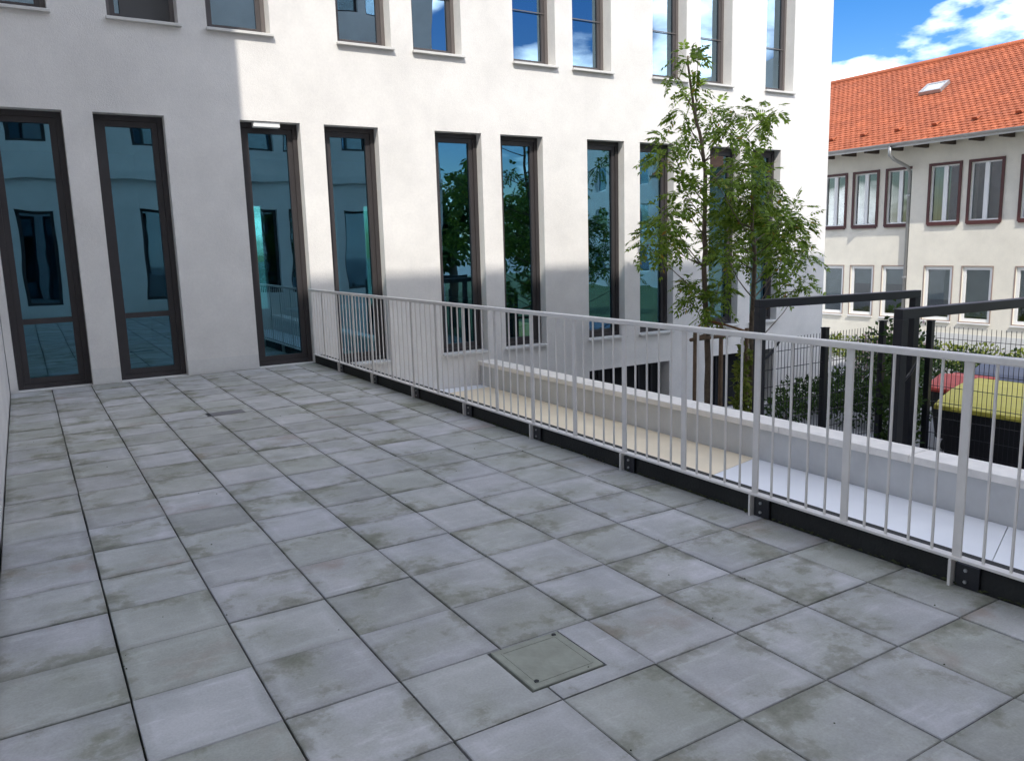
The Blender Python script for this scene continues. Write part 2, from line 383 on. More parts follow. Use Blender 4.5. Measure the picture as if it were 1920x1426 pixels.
gv, gf = [], []
for k in range(170):
    i_ = rng.randrange(1, 9); edge = rng.random() < .7
    x = i_*T+rng.gauss(0, .008) if edge else rng.uniform(.05, 3.3); y = rng.uniform(-2.2, 7.3); q = rng.uniform(.0015, .005); a_ = rng.uniform(0, 6.28); n0 = len(gv)
    for w_ in range(4): gv.append((x+q*math.cos(a_+w_*1.57)*rng.uniform(.6, 1.3), y+q*math.sin(a_+w_*1.57)*rng.uniform(.6, 1.3), .0028))
    gv.append((x, y, .003+q*.8)); gf += [(n0, n0+1, n0+4), (n0+1, n0+2, n0+4), (n0+2, n0+3, n0+4), (n0+3, n0, n0+4)]
tag(mesh_from('grit', gv, gf, 'moss'), 'dark grit and plant crumbs scattered over the terrace slabs', 'grit', kind='stuff')
# dark upstand carrying the railing
up = obj('terrace_upstand', box(XE+.004, XE+.11, -3.8, YF-.003, -.5, .105), 'bitumen'); tag(up, kind='structure')
mv, mf = [], []
for k in range(500):
    y = rng.uniform(-3.5, 3.2) if rng.random() < .8 else rng.uniform(3.2, 7); x = XE+.004-abs(rng.gauss(0, .012)); s = rng.uniform(.004, .013)
    i0 = len(mv); a = rng.uniform(0, 6.28)
    for q in range(3): mv.append((x+s*math.cos(a+q*2.1), y+s*1.6*math.sin(a+q*2.1), .003+rng.uniform(0, .010)))
    mv.append((x, y, .006+s*.8)); mf += [(i0, i0+1, i0+3), (i0+1, i0+2, i0+3), (i0+2, i0, i0+3)]
o = mesh_from('joint_moss', mv, mf, 'moss'); tag(o, 'thin dark moss growing along the foot of the upstand', 'moss', kind='stuff')

# railing ----------------------------------------------------------------
rl = thing('railing', 'light grey painted steel railing with thin bars along the terrace edge', 'railing', loc=(XR+.02, 0, 0))
TOP = .985; YA, YB = -3.75, YF-.02
b_ = box(-.025, .025, YA, YB, TOP-.03, TOP); obj('handrail', bev(b_, .006, 2), 'rail', rl)
b_ = box(-.022, .022, YA, YB, .115, .128); obj('bottom_rail', bev(b_, .002), 'rail', rl)
def share_mesh(bm, name, m_):
    me = bpy.data.meshes.new(name); bm.to_mesh(me); bm.free(); me.materials.append(M[m_]); return me
bar_me = share_mesh(box(-.0045, .0045, -.0045, .0045, .128, TOP-.03), 'bar', 'rail')
post_me = share_mesh(bev(box(-.006, .006, -.019, .019, .128, TOP-.03), .0015), 'post', 'rail')
leg_me = share_mesh(box(-.03, .022, -.006, .006, -.002, .115), 'leg', 'rail')
plate_me = share_mesh(box(-.004, .004, -.05, .05, 0, .10), 'mounting_plate', 'black_metal')
bm = bmesh.new(); tube(bm, [(-.006, 0, 0), (.006, 0, 0)], .008, 6); bolt_me = share_mesh(bm, 'bolt', 'bolt')
SP = 1.3599*.8/2; Y0 = -1.2818*.8
k = math.ceil((YA-Y0)/SP); 
while Y0 + k*SP < YB-.02:
    y = Y0 + k*SP
    share('post', post_me, rl, (0, y, 0))
    if k % 2 == 0:
        share('leg', leg_me, rl, (0, y+.012, 0))
        pl = share('mounting_plate', plate_me, rl, (.0, y-.05, .002))
        for bz in (.028, .078): share('bolt', bolt_me, pl, (-.006, .005, bz))
    for q in range(1, 5):
        yb = y + q*SP/5
        if yb < YB-.01: share('bar', bar_me, rl, (0, yb, 0))
    k += 1

# pale roof strip and its parapet ---------------------------------
XP, ZM = 6.0, -.585
mr = thing('flat_roof', 'flat pale roof strip of white and beige sheets below the railing', 'roof', loc=(0, 0, 0))
XA, XZ = XE+.112, XP-.004
for ya, yb, sk0, sk1, mm in ((-8, -.9, 0, .9, 'membrane'), (-.9, 1.75, .9, .55, 'membrane'), (1.75, 7.15, .55, .2, 'beige'), (7.15, YF-.004, .2, 0, 'membrane')):  # one stretch coloured beige, the others white, with skewed ends
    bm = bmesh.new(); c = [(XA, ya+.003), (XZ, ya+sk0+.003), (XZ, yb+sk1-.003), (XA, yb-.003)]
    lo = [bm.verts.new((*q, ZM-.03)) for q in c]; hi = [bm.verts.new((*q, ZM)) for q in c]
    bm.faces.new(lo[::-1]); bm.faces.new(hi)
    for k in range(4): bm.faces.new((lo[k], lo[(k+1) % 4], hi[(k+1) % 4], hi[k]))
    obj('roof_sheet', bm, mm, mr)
obj('roof_deck', box(XE+.112, XP-.004, -8, YF-.004, GZ, ZM-.031), 'concrete', mr)
pw = thing('parapet_wall', 'low grey parapet wall with pale stone coping beyond the railing', 'parapet')
obj('wall', box(XP, XP+.2, -8, YF-.004, GZ, -.285), 'concrete', pw)
y = -8.0
while y < YF-.02:
    y2 = min(y+1.25, YF-.006)
    obj('coping_stone', bev(box(XP-.035, XP+.245, y+.003, y2-.003, -.284+rng.uniform(0, .002), -.222+rng.uniform(0, .002)), .004), 'stone', pw); y += 1.25

# ================================================================== MAIN WHITE BUILDING
wb = thing('white_building', 'white plastered building with tall narrow windows behind the terrace', 'building')
CX = 13.92; HT = 13.4
low = [(.075, .825), (1.13, 1.88), (2.745, 3.495), (3.81, 4.56), (5.405, 6.155), (6.475, 7.225), (8.065, 8.815), (9.145, 9.895), (10.74, 11.49), (11.81, 12.56)]
upw = [(.05, .80), (1.385, 2.135), (2.455, 3.205), (4.065, 4.815), (5.135, 5.885), (6.74, 7.49), (7.81, 8.56), (9.415, 10.165), (10.485, 11.235), (12.10, 12.85)]
LT, UZ0, UZ1 = 3.09, 4.13, 6.55
opens = []
for i, (a, b) in enumerate(low): opens.append((a, b, .001 if i < 3 else -.07, LT))
for a, b in upw: opens.append((a, b, UZ0, UZ1)); opens.append((a, b, 8.2, 10.6))
base_op = [(8.06, 9.82, GZ+.3, -.6), (10.80, 12.56, GZ+.02, -.62)]
opens += base_op
Pf = lambda u, w_, z: (u, YF+w_, z)
obj('wall', wall_mesh(-.0, CX, GZ, HT, opens, .34, Pf), 'plaster', wb)
obj('side_wall', wall_mesh(YF+.343, YF+8, GZ, HT, [], .3, lambda u, w_, z: (CX-w_, u, z)), 'plaster', wb)
obj('roof', box(0, CX, YF+.34, YF+8, HT-.3, HT-.01), 'concrete', wb)
# plinth: a skim a few millimetres proud, with a shadow joint above it
for a, b in ((.827, 1.128), (1.882, 2.743)): obj('plinth', box(a, b, YF-.004, YF+.05, .001, .185), 'plinth', wb)
# rooms behind the glass
back = YF+6.0
bo = [(4.28, 4.50, .35, 2.4), (5.80, 6.02, .6, 2.4), (6.62, 6.86, .3, 2.4), (9.6, 9.9, .3, 2.4), (11.9, 12.2, .2, 2.4)]
obj('back_wall', wall_mesh(-.5, CX-.32, GZ, HT-.35, bo + [(a, b, 4.4, 6.3) for a, b in ((3.2, 3.6), (8.0, 8.4), (13.0, 13.4))], .2, lambda u, w_, z: (u, back+w_, z)), 'dark_room', wb)
for z0, z1, nm in ((-.3, -.09, 'room_floor'), (3.3, 3.75, 'dark_room'), (7.3, 7.7, 'dark_room')):
    obj('floor_slab', box(-.4, CX-.31, YF+.345, back-.002, z0, z1), nm, wb)
for xw in (2.3, 7.6, 10.3): obj('partition_wall', box(xw-.06, xw+.06, YF+.9, back-.003, -.085, 3.295), 'dark_room', wb)
for xw in (3.65, 6.3, 8.98, 11.66): obj('partition_wall', box(xw-.06, xw+.06, YF+.4, back-.003, 3.755, 7.295), 'dark_room', wb)
obj('partition_wall', box(-.40, -.3, YF+.345, back-.003, -.085, 7.2), 'dark_room', wb)
for a, b, c, d in base_op:
    gr = obj('basement_opening', box(a-.1, b+.1, YF+.25, YF+.30, c-.015, d+.1), 'black', wb)
    n = int((b-a)/.29)
    for q in range(1, n): obj('grille_bar', box(a+q*.29-.02, a+q*.29+.02, YF+.12, YF+.16, c+.002, d-.002), 'black_metal', gr)

def ring(bm, a, b, c, d, wl, wr, wb_, wt, y0, y1):
    for bb in ((a, a+wl, y0, y1, c, d), (b-wr, b, y0, y1, c, d), (a+wl+.0005, b-wr-.0005, y0+.001, y1-.001, c, c+wb_), (a+wl+.0005, b-wr-.0005, y0+.001, y1-.001, d-wt, d)): bx(bm, *bb)
for i, (a, b) in enumerate(low):
    z0 = .003 if i < 3 else -.068; z1 = LT-.002; a2, b2 = a+.002, b-.002
    nm = 'glazed_door' if i in (0, 2) else 'window'
    bm = bmesh.new(); ring(bm, a2, b2, z0, z1, .06, .06, .05, .06, YF+.15, YF+.25)
    wnd = obj(nm, bm, 'frame', wb)
    bm = bmesh.new(); ring(bm, a2+.061, b2-.061, z0+.051, z1-.061, .065, .065, .07, .065, YF+.17, YF+.235)
    obj('sash', bm, 'frame', wnd)
    if i < 2: obj('transom', box(a2+.1265, b2-.1265, YF+.165, YF+.24, .74, .80), 'frame', wnd)
    gx0, gx1, gz0, gz1 = a2+.12, b2-.12, z0+.115, z1-.12
    if i < 2:
        obj('pane', box(gx0, gx1, YF+.20, YF+.206, gz0, .745), 'glass', wnd); obj('pane', box(gx0, gx1, YF+.20, YF+.206, .795, gz1), 'glass', wnd)
    else: obj('pane', box(gx0, gx1, YF+.20, YF+.206, gz0, gz1), 'glass', wnd)
    if i >= 3: obj('sill', bev(box(a-.02, b+.02, YF-.05, YF+.148, -.105, -.0705), .004), 'sill', wnd)
    if i == 2: obj('sensor_box', bev(box(a+.17, a+.50, YF+.02, YF+.11, LT-.07, LT-.004), .006), 'whitef', wnd)
for i, (a, b) in enumerate(upw):
    for st, (z0, z1) in enumerate(((UZ0, UZ1), (8.2, 10.6))):
        bm = bmesh.new(); ring(bm, a+.002, b-.002, z0+.002, z1-.002, .05, .05, .04, .05, YF+.20, YF+.29)
        wnd = obj('window', bm, 'frame2', wb)
        bm = bmesh.new(); ring(bm, a+.0525, b-.0525, z0+.0425, z1-.0525, .055, .055, .055, .055, YF+.215, YF+.275)
        obj('sash', bm, 'frame3', wnd)
        obj('pane', box(a+.10, b-.10, YF+.24, YF+.246, z0+.09, z1-.10), 'glass_up', wnd)
        obj('guard_bar', box(a+.053, b-.053, YF+.202, YF+.211, z0+.78, z0+.793), 'frame2', wnd)
        obj('sill', bev(box(a-.018, b+.03, YF-.055, YF+.198, z0-.035, z0-.001), .004), 'sill', wnd)
        if st == 0 and i == 1: obj('roller_blind', box(a+.16, b-.056, YF+.206, YF+.212, z0+.045, z1-.055), 'blind', wnd)

# desks seen through the lower windows
for k, (dx, dy, lab) in enumerate(((4.3, 9.0, 'white desk inside the window beside the railing end'), (5.9, 9.3, 'white desk with lamp behind the window left of the parapet'), (9.0, 9.2, 'long white desk inside behind the young trees'))):
    d = thing('desk', lab, 'desk', loc=(dx, dy, -.088))
    obj('table_top', bev(box(-.7, .7, -.38, .38, .69, .72), .005), 'white', d)
    for sx in (-.66, .62):
        for sy in (-.34, .30): obj('leg', box(sx, sx+.04, sy, sy+.04, 0, .69), 'galv', d)

# ------------------------------------------------------------------ side wing on the left
YC = 2.05
wing = thing('wing_building', 'white plastered wing wall at the edge of the terrace beside the first glazed door', 'building')
wo = [(3.0, 3.75, 4.13, 6.5), (5.4, 6.15, 4.13, 6.5), (3.0, 3.75, 8.2, 10.6), (5.4, 6.15, 8.2, 10.6)]
obj('wall', wall_mesh(YC, YF-.002, GZ, 17.2, wo, .3, lambda u, w_, z: (-.006-w_, u, z)), 'plaster', wing)
obj('end_wall', box(-8, -.307, YC, YC+.3, GZ, 17.2), 'plaster', wing)
obj('roof', box(-8, -.307, YC+.301, YF-.002, 16.9, 17.19), 'concrete', wing)
for a, b, c, d in wo:
    bm = bmesh.new()
    for q in ((a+.002, a+.06, c+.002, d-.002), (b-.06, b-.002, c+.002, d-.002), (a+.0605, b-.0605, c+.002, c+.06), (a+.0605, b-.0605, d-.06, d-.002)): bx(bm, -.23, -.17, q[0], q[1], q[2], q[3])
    wn = obj('window', bm, 'frame', wing); obj('pane', box(-.205, -.199, a+.05, b-.05, c+.05, d-.05), 'glass_up', wn)
    obj('room_back', box(-.9, -.89, a-.3, b+.3, c-.3, d+.3), 'dark_room', wn)
tag(obj('terrace_kerb', bev(box(-.12, -.004, -3.78, YC-.005, -.3, .05), .006), 'bitumen'), kind='structure')

# ------------------------------------------------------------------ building across the terrace (its parapet casts the shade)
YO = -3.8; HO = 1.13 + 1.3*(YF-YO)
ob = thing('courtyard_building', 'tall white building standing across the terrace with rows of windows', 'building')
oo = []
for k in range(8):
    x = -10.4+k*2.67
    for z in (.35, 4.2, 8.0, 11.8): oo += [(x, x+.8, z, z+2.3), (x+1.07, x+1.87, z, z+2.3)]
obj('wall', wall_mesh(-12, 11.4, GZ, HO, oo, .3, lambda u, w_, z: (u, YO-w_, z)), 'plaster', ob)
obj('side_wall', box(11.1, 11.4, YO-11, YO-.301, GZ, HO), 'plaster', ob)
obj('rear_wall', box(-12, 11.09, YO-11, YO-10.7, GZ, HO), 'plaster', ob)
obj('roof', box(-12, 11.09, YO-10.69, YO-.301, HO-.4, HO-.1), 'concrete', ob)
for z in (3.6, 7.4, 11.2): obj('floor_slab', box(-11.9, 11.09, YO-10.6, YO-.302, z-.3, z), 'dark_room', ob)
obj('string_course', box(-12, 11.4, YO+.002, YO+.09, 3.35, 3.55), 'plinth', ob)
for a, b, c, d in oo:
    bm = bmesh.new(); ring(bm, a+.002, b-.002, c+.002, d-.002, .07, .07, .07, .07, YO-.22, YO-.14)
    wn = obj('window', bm, 'frame', ob); obj('pane', box(a+.06, b-.06, YO-.183, YO-.177, c+.06, d-.06), 'glass_up', wn)

# ================================================================== HOUSE WITH THE TILED ROOF
hb = thing('tiled_house', 'cream two storey house with orange tiled roof and red brown window frames', 'house')
XB = 23.0; JOG = .13; YJ = 11.52
upB = [(13.57, 14.52), (12.65, 13.58), (11.49, 12.44), (10.01, 11.0), (8.92, 9.92), (7.5, 8.5), (6.4, 7.4), (4.9, 5.9)]
upB[0] = (13.76, 14.66)
upB[1] = (12.65, 13.57); upB[4] = (8.90, 9.86); upB[3] = (10.04, 11.0)
loB = [(13.76, 14.62), (12.69, 13.55), (11.58, 12.44), (10.12, 11.0), (9.01, 9.89), (7.6, 8.46), (6.5, 7.38), (5.0, 5.88)]
def shift(lst): return lst
ops = [(a+.075, b-.075, 1.815, 3.385) for a, b in upB] + [(a+.03, b-.03, -.99, .54) for a, b in loB]
HE = 4.55
far_o = [o for o in ops if o[0] > YJ-.1]; near_o = [o for o in ops if o[0] <= YJ-.1]
obj('wall', wall_mesh(YJ, 34, GZ, HE, far_o + [(a+q, b+q, c, d) for q in (2.2,) for a, b, c, d in [(14.2, 15.1, 1.74, 3.46), (14.2, 15.1, -1.02, .57)]], .25, lambda u, w_, z: (XB+w_, u, z)), 'cream', hb)
obj('wall', wall_mesh(-6, YJ-.001, GZ, HE-.06, near_o, .25+JOG, lambda u, w_, z: (XB-JOG+w_, u, z)), 'cream', hb)
obj('plinth', box(XB-JOG-.03, XB-JOG-.003, -6, YJ, GZ, GZ+.35), 'concrete', hb)
def house_window(a, b, c, d, upper, x):
    ft = .075
    bm = bmesh.new()
    x0, x1 = (x-.035, x+.10) if upper else (x-.012, x+.06)
    wd = ft if upper else .03
    for q in ((a-wd, a, c-wd, d+wd), (b, b+wd, c-wd, d+wd), (a, b, c-wd, c-.001), (a, b, d+.001, d+wd)): bx(bm, x0 if q[0] != a else x0+.002, x+.0-.002, q[0], q[1], q[2], q[3])
    wn = obj('window', bm, 'redbrown' if upper else 'brownline', hb)
    bm = bmesh.new(); t_ = .035 if upper else .085
    for q in ((a+.002, a+t_, c+.002, d-.002), (b-t_, b-.002, c+.002, d-.002), (a+t_+.0005, b-t_-.0005, c+.002, c+t_), (a+t_+.0005, b-t_-.0005, d-t_, d-.002)): bx(bm, x+.04, x+.11, *q)
    obj('frame', bm, 'whitef', wn)
    if upper:
        ym = (a+b)/2; obj('mullion', box(x+.035, x+.105, ym-.06, ym+.06, c+t_+.001, d-t_-.001), 'whitef', wn)
    obj('pane', box(x+.075, x+.081, a+t_-.008, b-t_+.008, c+t_-.008, d-t_+.008), 'glass_far', wn)
    obj('sill', box(x-.06, x+.03, a-.03, b+.03, c-.035-(ft if upper else .03), c-(ft if upper else .03)-.002), 'redbrown' if upper else 'whitef', wn)
    obj('room_back', box(x+.9, x+.92, a-.5, b+.5, c-.5, d+.5), 'dark_room', wn)
    if upper and rng.random() < .8:
        s = rng.choice((0, 1)); ym = (a+b)/2
        obj('curtain', box(x+.2, x+.21, a+.05 if s else ym+.05, ym-.05 if s else b-.05, c+.05, d-.05), 'curtain', wn)
    if not upper:
        h = rng.choice((.5, .9, 1.2, 1.35)); obj('blind', box(x+.13, x+.14, a+.06, b-.06, d-.05-h, d-.05), 'paleblind', wn)
for o_ in ops: house_window(*o_, o_[2] > 1, XB if o_[0] > YJ-.1 else XB-JOG)
# roof: stepped courses of tiles
EX, EZ, RX, RZ = 22.12, 4.06, 27.0, 7.13
pitch = math.atan2(RZ-EZ, RX-EX); L = math.hypot(RX-EX, RZ-EZ)
def roofp(s, h, y): return (EX+s*math.cos(pitch)-h*math.sin(pitch), y, EZ+s*math.sin(pitch)+h*math.cos(pitch))
bm = bmesh.new()
quad(bm, roofp(0, -.03, -6.5), roofp(L, -.03, -6.5), roofp(L, -.03, 34), roofp(0, -.03, 34))
quad(bm, (RX, -6.5, RZ-.03), (RX+4.9, -6.5, EZ), (RX+4.9, 34, EZ), (RX, 34, RZ-.03))
rf = obj('roof', bm, 'tile', hb)
tv, tf = [], []
CR, TW = .155, .19
nr = int(L/CR)
for rI in range(nr):
    s0 = rI*CR; yy = 3.0 + (TW/2 if rI % 2 else 0)
    while yy < 22:
        h = rng.uniform(-.004, .006); i0 = len(tv); q = TW*.47
        for (s, hh, y_) in ((s0, .035+h, yy-q), (s0, .05+h, yy), (s0, .035+h, yy+q), (s0+CR*1.12, .006+h, yy-q), (s0+CR*1.12, .02+h, yy), (s0+CR*1.12, .006+h, yy+q), (s0, .0+h, yy-q), (s0, .0+h, yy+q)): tv.append(roofp(s, hh*.62, y_))
        tf += [(i0, i0+1, i0+4, i0+3), (i0+1, i0+2, i0+5, i0+4), (i0, i0+6, i0+7, i0+2, i0+1)]
        yy += TW
o = mesh_from('roof_tiles', tv, tf, 'tile', rf)
M['tile'].node_tree  # tiles vary one by one
tt = M['tile'].node_tree; gN = tt.nodes.new('ShaderNodeNewGeometry'); rN = tt.nodes.new('ShaderNodeValToRGB'); mN = tt.nodes.new('ShaderNodeMixRGB'); mN.blend_type = 'MULTIPLY'; mN.inputs['Fac'].default_value = 1
rN.color_ramp.elements[0].color = (.86, .84, .82, 1); rN.color_ramp.elements[1].color = (1.08, 1.10, 1.10, 1)
bN = tt.nodes['Principled BSDF']; src = bN.inputs['Base Color'].links[0].from_socket
tt.links.new(gN.outputs['Random Per Island'], rN.inputs['Fac']); tt.links.new(src, mN.inputs['Color1']); tt.links.new(rN.outputs['Color'], mN.inputs['Color2']); tt.links.new(mN.outputs['Color'], bN.inputs['Base Color'])
o['kind'] = 'stuff'
bm = bmesh.new(); tube(bm, [(RX, -6.5, RZ+.0), (RX, 34, RZ+.0)], .11, 8); obj('ridge', bm, 'tile', rf, smooth=True)
obj('soffit', box(EX+.06, XB-.005, -6.4, 33.9, EZ-.02, EZ+.01), 'cream', hb)
obj('fascia', box(EX+.03, EX+.058, -6.4, 33.9, EZ-.10, EZ+.0), 'whitef', hb)
y = 3.3
while y < 20: obj('rafter_tail', box(EX+.14, XB-JOG-.004, y-.05, y+.05, EZ-.14, EZ-.021), 'rafter', hb); y += .78
gut = bmesh.new(); 
prof = [(math.cos(math.pi+math.pi*k/8)*.075, math.sin(math.pi+math.pi*k/8)*.075) for k in range(9)]
for k in range(8):
    (a0, b0), (a1, b1) = prof[k], prof[k+1]; quad(gut, (EX-.05+a0, -6.4, EZ+.02+b0), (EX-.05+a1, -6.4, EZ+.02+b1), (EX-.05+a1, 33.9, EZ+.02+b1), (EX-.05+a0, 33.9, EZ+.02+b0))
obj('gutter', gut, 'galv', hb)
bm = bmesh.new(); tube(bm, [(EX-.05, 11.74, EZ-.04), (EX-.05, 11.74, EZ-.30), (EX+.15, 11.72, EZ-.42), (XB-.22, 11.62, EZ-.62), (XB-.10, 11.60, EZ-.80), (XB-.10, 11.60, GZ)], .05, 10)
dp = obj('downpipe', bm, 'galv', hb, smooth=True)
for z in (2.6, .2): obj('pipe_bracket', box(XB-.16, XB-.003, 11.54, 11.66, z, z+.04), 'galv', dp)
sk_s = (5.85-EZ)/math.sin(pitch); 
bm = bmesh.new(); 
for s0, s1, ya, yb in ((-.28, -.2, 11.9, 12.6), (.2, .28, 11.9, 12.6), (-.2, .2, 11.9, 11.98), (-.2, .2, 12.52, 12.6)):
    lo = [bm.verts.new(roofp(sk_s+s, .03, y_)) for s, y_ in ((s0, ya), (s1, ya), (s1, yb), (s0, yb))]; hi = [bm.verts.new(roofp(sk_s+s, .14, y_)) for s, y_ in ((s0, ya), (s1, ya), (s1, yb), (s0, yb))]
    bm.faces.new(hi)
    for k in range(4): bm.faces.new((lo[k], lo[(k+1) % 4], hi[(k+1) % 4], hi[k]))
skl = obj('skylight', bm, 'galv', rf)
bm = bmesh.new(); quad(bm, *[roofp(sk_s+s, .12, y_) for s, y_ in ((-.2, 11.98), (.2, 11.98), (.2, 12.52), (-.2, 12.52))])
obj('pane', bm, 'paleblind', skl)
# vent tiles dotted over the roof near the eaves
for k in range(9):
    yv = 5.2+k*1.13; s = .75; bm = bmesh.new()
    p = [roofp(s, .05, yv-.09), roofp(s, .05, yv+.09), roofp(s+.25, .05, yv+.09), roofp(s+.25, .05, yv-.09), roofp(s, .12, yv-.06), roofp(s, .12, yv+.06)]
    v = [bm.verts.new(q) for q in p]
    for f_ in ((0, 1, 5, 4), (4, 5, 2, 3), (0, 4, 3), (1, 2, 5)): bm.faces.new([v[i_] for i_ in f_])
    obj('vent_tile', bm, 'tile', rf)

# ================================================================== VEGETATION
def pinnate(verts, faces, origin, direction, length, rg, pairs=6, ll=.090, lw=.0165):
    d = direction.normalized(); side = d.cross(Vector((0, 0, 1)))
    if side.length < .1: side = Vector((1, 0, 0))
    side.normalize(); side = (Matrix.Rotation(rg.uniform(-.9, .9), 3, d) @ side)
    droop = rg.uniform(.25, .7)
    def pt(t): return origin + d*(length*t) + Vector((0, 0, -droop*length*t*t))
    for k in range(1, pairs+1):
        t = .15 + .85*k/pairs
        p = pt(t); tang = (pt(t)-pt(t-.05)).normalized()
        for s in (-1, 1):
            if rg.random() < .06: continue
            dd = (side*s*.85 + tang*.55 + Vector((0, 0, -.25+rg.uniform(-.2, .15)))).normalized()
            l = ll*rg.uniform(.8, 1.15)*(1-.35*abs(t-.55)); wv = dd.cross(side*s+Vector((0, 0, .9))).normalized()
            wv = (tang - dd*tang.dot(dd)).normalized()*lw*rg.uniform(.8, 1.2)
            i0 = len(verts); verts += [p, p+dd*l*.45+wv, p+dd*l, p+dd*l*.45-wv]; faces.append((i0, i0+1, i0+2, i0+3))
    p = pt(1); tang = (pt(1)-pt(.9)).normalized(); wv = side*lw
    i0 = len(verts); verts += [p, p+tang*ll*.45+wv, p+tang*ll, p+tang*ll*.45-wv]; faces.append((i0, i0+1, i0+2, i0+3))
    # rachis
    i0 = len(verts); a = pt(0); verts += [a+Vector((0, 0, .0015)), a-Vector((0, 0, .0015)), pt(.55)-Vector((0, 0, .001)), pt(.55)+Vector((0, 0, .001)), pt(1)]
    faces += [(i0, i0+1, i0+2, i0+3), (i0+3, i0+2, i0+4)]

PXM = 127.0
def young_tree(name, label, yplane, trunk_px, clusters, seed, dens=1.0):
    rg = random.Random(seed)
    root = at_y(trunk_px[0], yplane); pts = [Vector((root.x, yplane, GZ))] + [at_y(p, yplane+rg.uniform(-.06, .06)) for p in trunk_px]
    tr = thing(name, label, 'tree', loc=(0, 0, 0))
    n = len(pts); rad = [.047*(1-.85*i/(n-1))+.005 for i in range(n)]
    sp, sr = [], []
    for i in range(n-1):
        for q in range(3): f_ = q/3; sp.append(pts[i].lerp(pts[i+1], f_)+Vector((rg.uniform(-.012, .012), rg.uniform(-.012, .012), 0))); sr.append(rad[i]*(1-f_)+rad[i+1]*f_)
    sp.append(pts[-1]); sr.append(rad[-1])
    bm = bmesh.new(); tube(bm, sp, sr, 9); trunk = obj('trunk', bm, 'bark', tr, smooth=True)
    bb = bmesh.new(); lv, lf = [], []
    for (px_, py_, r_) in clusters:
        rr = r_/PXM; c = at_y((px_, py_), yplane + rg.uniform(-.75, .75))
        cand = [(abs((c.z-p.z) - .45*math.hypot(c.x-p.x, c.y-p.y)-.12), p, q) for p, q in zip(sp, sr) if p.z > -.2]
        _, p0, r0 = min(cand, key=lambda k: k[0])
        mid = p0.lerp(c, .55) + Vector((rg.uniform(-.05, .05), rg.uniform(-.05, .05), -.04))
        r1 = min(.011, r0*.5); tube(bb, [p0, p0.lerp(mid, .5)+Vector((0, 0, -.01)), mid, c], [r1, r1*.8, r1*.6, r1*.3], 5)
        nl = max(5, int(dens*72*rr*rr*4)+3)
        for k in range(nl):
            u = Vector((rg.gauss(0, 1), rg.gauss(0, 1), rg.gauss(0, .8))); u.normalize()
            q = c + u*rr*rg.random()**.6*.55
            dr_ = (u + Vector((rg.uniform(-.5, .5), rg.uniform(-.5, .5), rg.uniform(-.1, .5)))).normalized()
            pinnate(lv, lf, q, dr_, rg.uniform(.16, .30), rg, pairs=rg.choice((5, 6, 7)))
            if rg.random() < .12: tube(bb, [c, q], [.004, .0025], 4)
    br = obj('branches', bb, 'bark', tr); br['kind'] = 'stuff'
    cr = mesh_from('crown', lv, lf, 'leaf', tr); cr['kind'] = 'stuff'
    return tr
T1 = [(1290,112,28),(1262,138,20),(1308,120,18),(1300,175,26),(1278,208,24),(1335,215,34),(1380,215,36),(1422,235,36),(1447,212,26),(1255,268,38),(1236,298,26),(1300,250,26),(1362,248,28),(1405,262,22),
      (1285,372,38),(1250,405,42),(1228,440,42),(1262,452,32),(1214,462,20),(1305,340,24),(1278,345,22),(1322,562,36),(1300,528,32),(1350,548,30),(1362,505,26),(1290,560,18),(1330,590,18)]
T2 = [(1390,312,32),(1412,295,26),(1366,350,32),(1342,338,22),(1425,330,28),(1392,400,44),(1440,372,40),(1462,420,46),(1352,420,36),(1482,450,42),(1500,415,28),(1432,450,44),(1402,485,30),(1462,484,38),(1512,480,22),(1488,545,26),(1508,528,20),(1340,452,30),(1362,480,26),(1488,390,22),(1420,400,36),(1350,385,26),(1375,440,30),(1450,520,18),(1430,415,34),(1408,360,30)]
young_tree('young_tree', 'taller slender young tree with feathery leaves reaching the upper windows', 5.6, [(1327, 760), (1326, 650), (1324, 590), (1321, 500), (1320, 410), (1323, 320), (1316, 270), (1300, 205), (1292, 140), (1290, 105)], T1, 3, 1.0)
young_tree('young_tree', 'shorter bushy young tree with dense feathery leaves beside the black gate frame', 5.2, [(1410, 770), (1409, 650), (1412, 560), (1415, 480), (1410, 400), (1412, 340), (1410, 300)], T2, 11, 1.35)

# planting stakes: posts with cross rails and a coir tie
st = thing('tree_stake_frame', 'brown wooden stake frame with cross rails tied round the slender young tree', 'tree stake')
def px_at(px_, py_, y): return at_y((px_, py_), y)
sp_ = [px_at(1304, 640, 5.4), px_at(1352, 640, 5.95), px_at(1400, 640, 5.45)]
ztop = [px_at(1304, 612, 5.4).z, px_at(1352, 604, 5.95).z, px_at(1400, 615, 5.45).z]
for p, zt in zip(sp_, ztop):
    bm = bmesh.new(); tube(bm, [(p.x, p.y, GZ), (p.x, p.y, zt-.01), (p.x, p.y, zt)], [.036, .034, .028], 10); obj('post', bm, 'stake', st, smooth=True)
for i in range(3):
    a, b = sp_[i], sp_[(i+1) % 3]; z = min(ztop)-.06
    e = (b-a).normalized()*.10; bm = bmesh.new(); tube(bm, [(a.x-e.x, a.y-e.y, z-i*.006), (b.x+e.x, b.y+e.y, z-i*.006)], .026, 8); obj('cross_rail', bm, 'stake', st, smooth=True)
tp = px_at(1324, 600, 5.6)
bm = bmesh.new(); pts = [(tp.x+.062*math.cos(a), tp.y+.062*math.sin(a), tp.z+.01*math.sin(3*a)) for a in [k*math.pi/6 for k in range(13)]]; tube(bm, pts, .022, 6); obj('coir_tie', bm, 'strap', st)
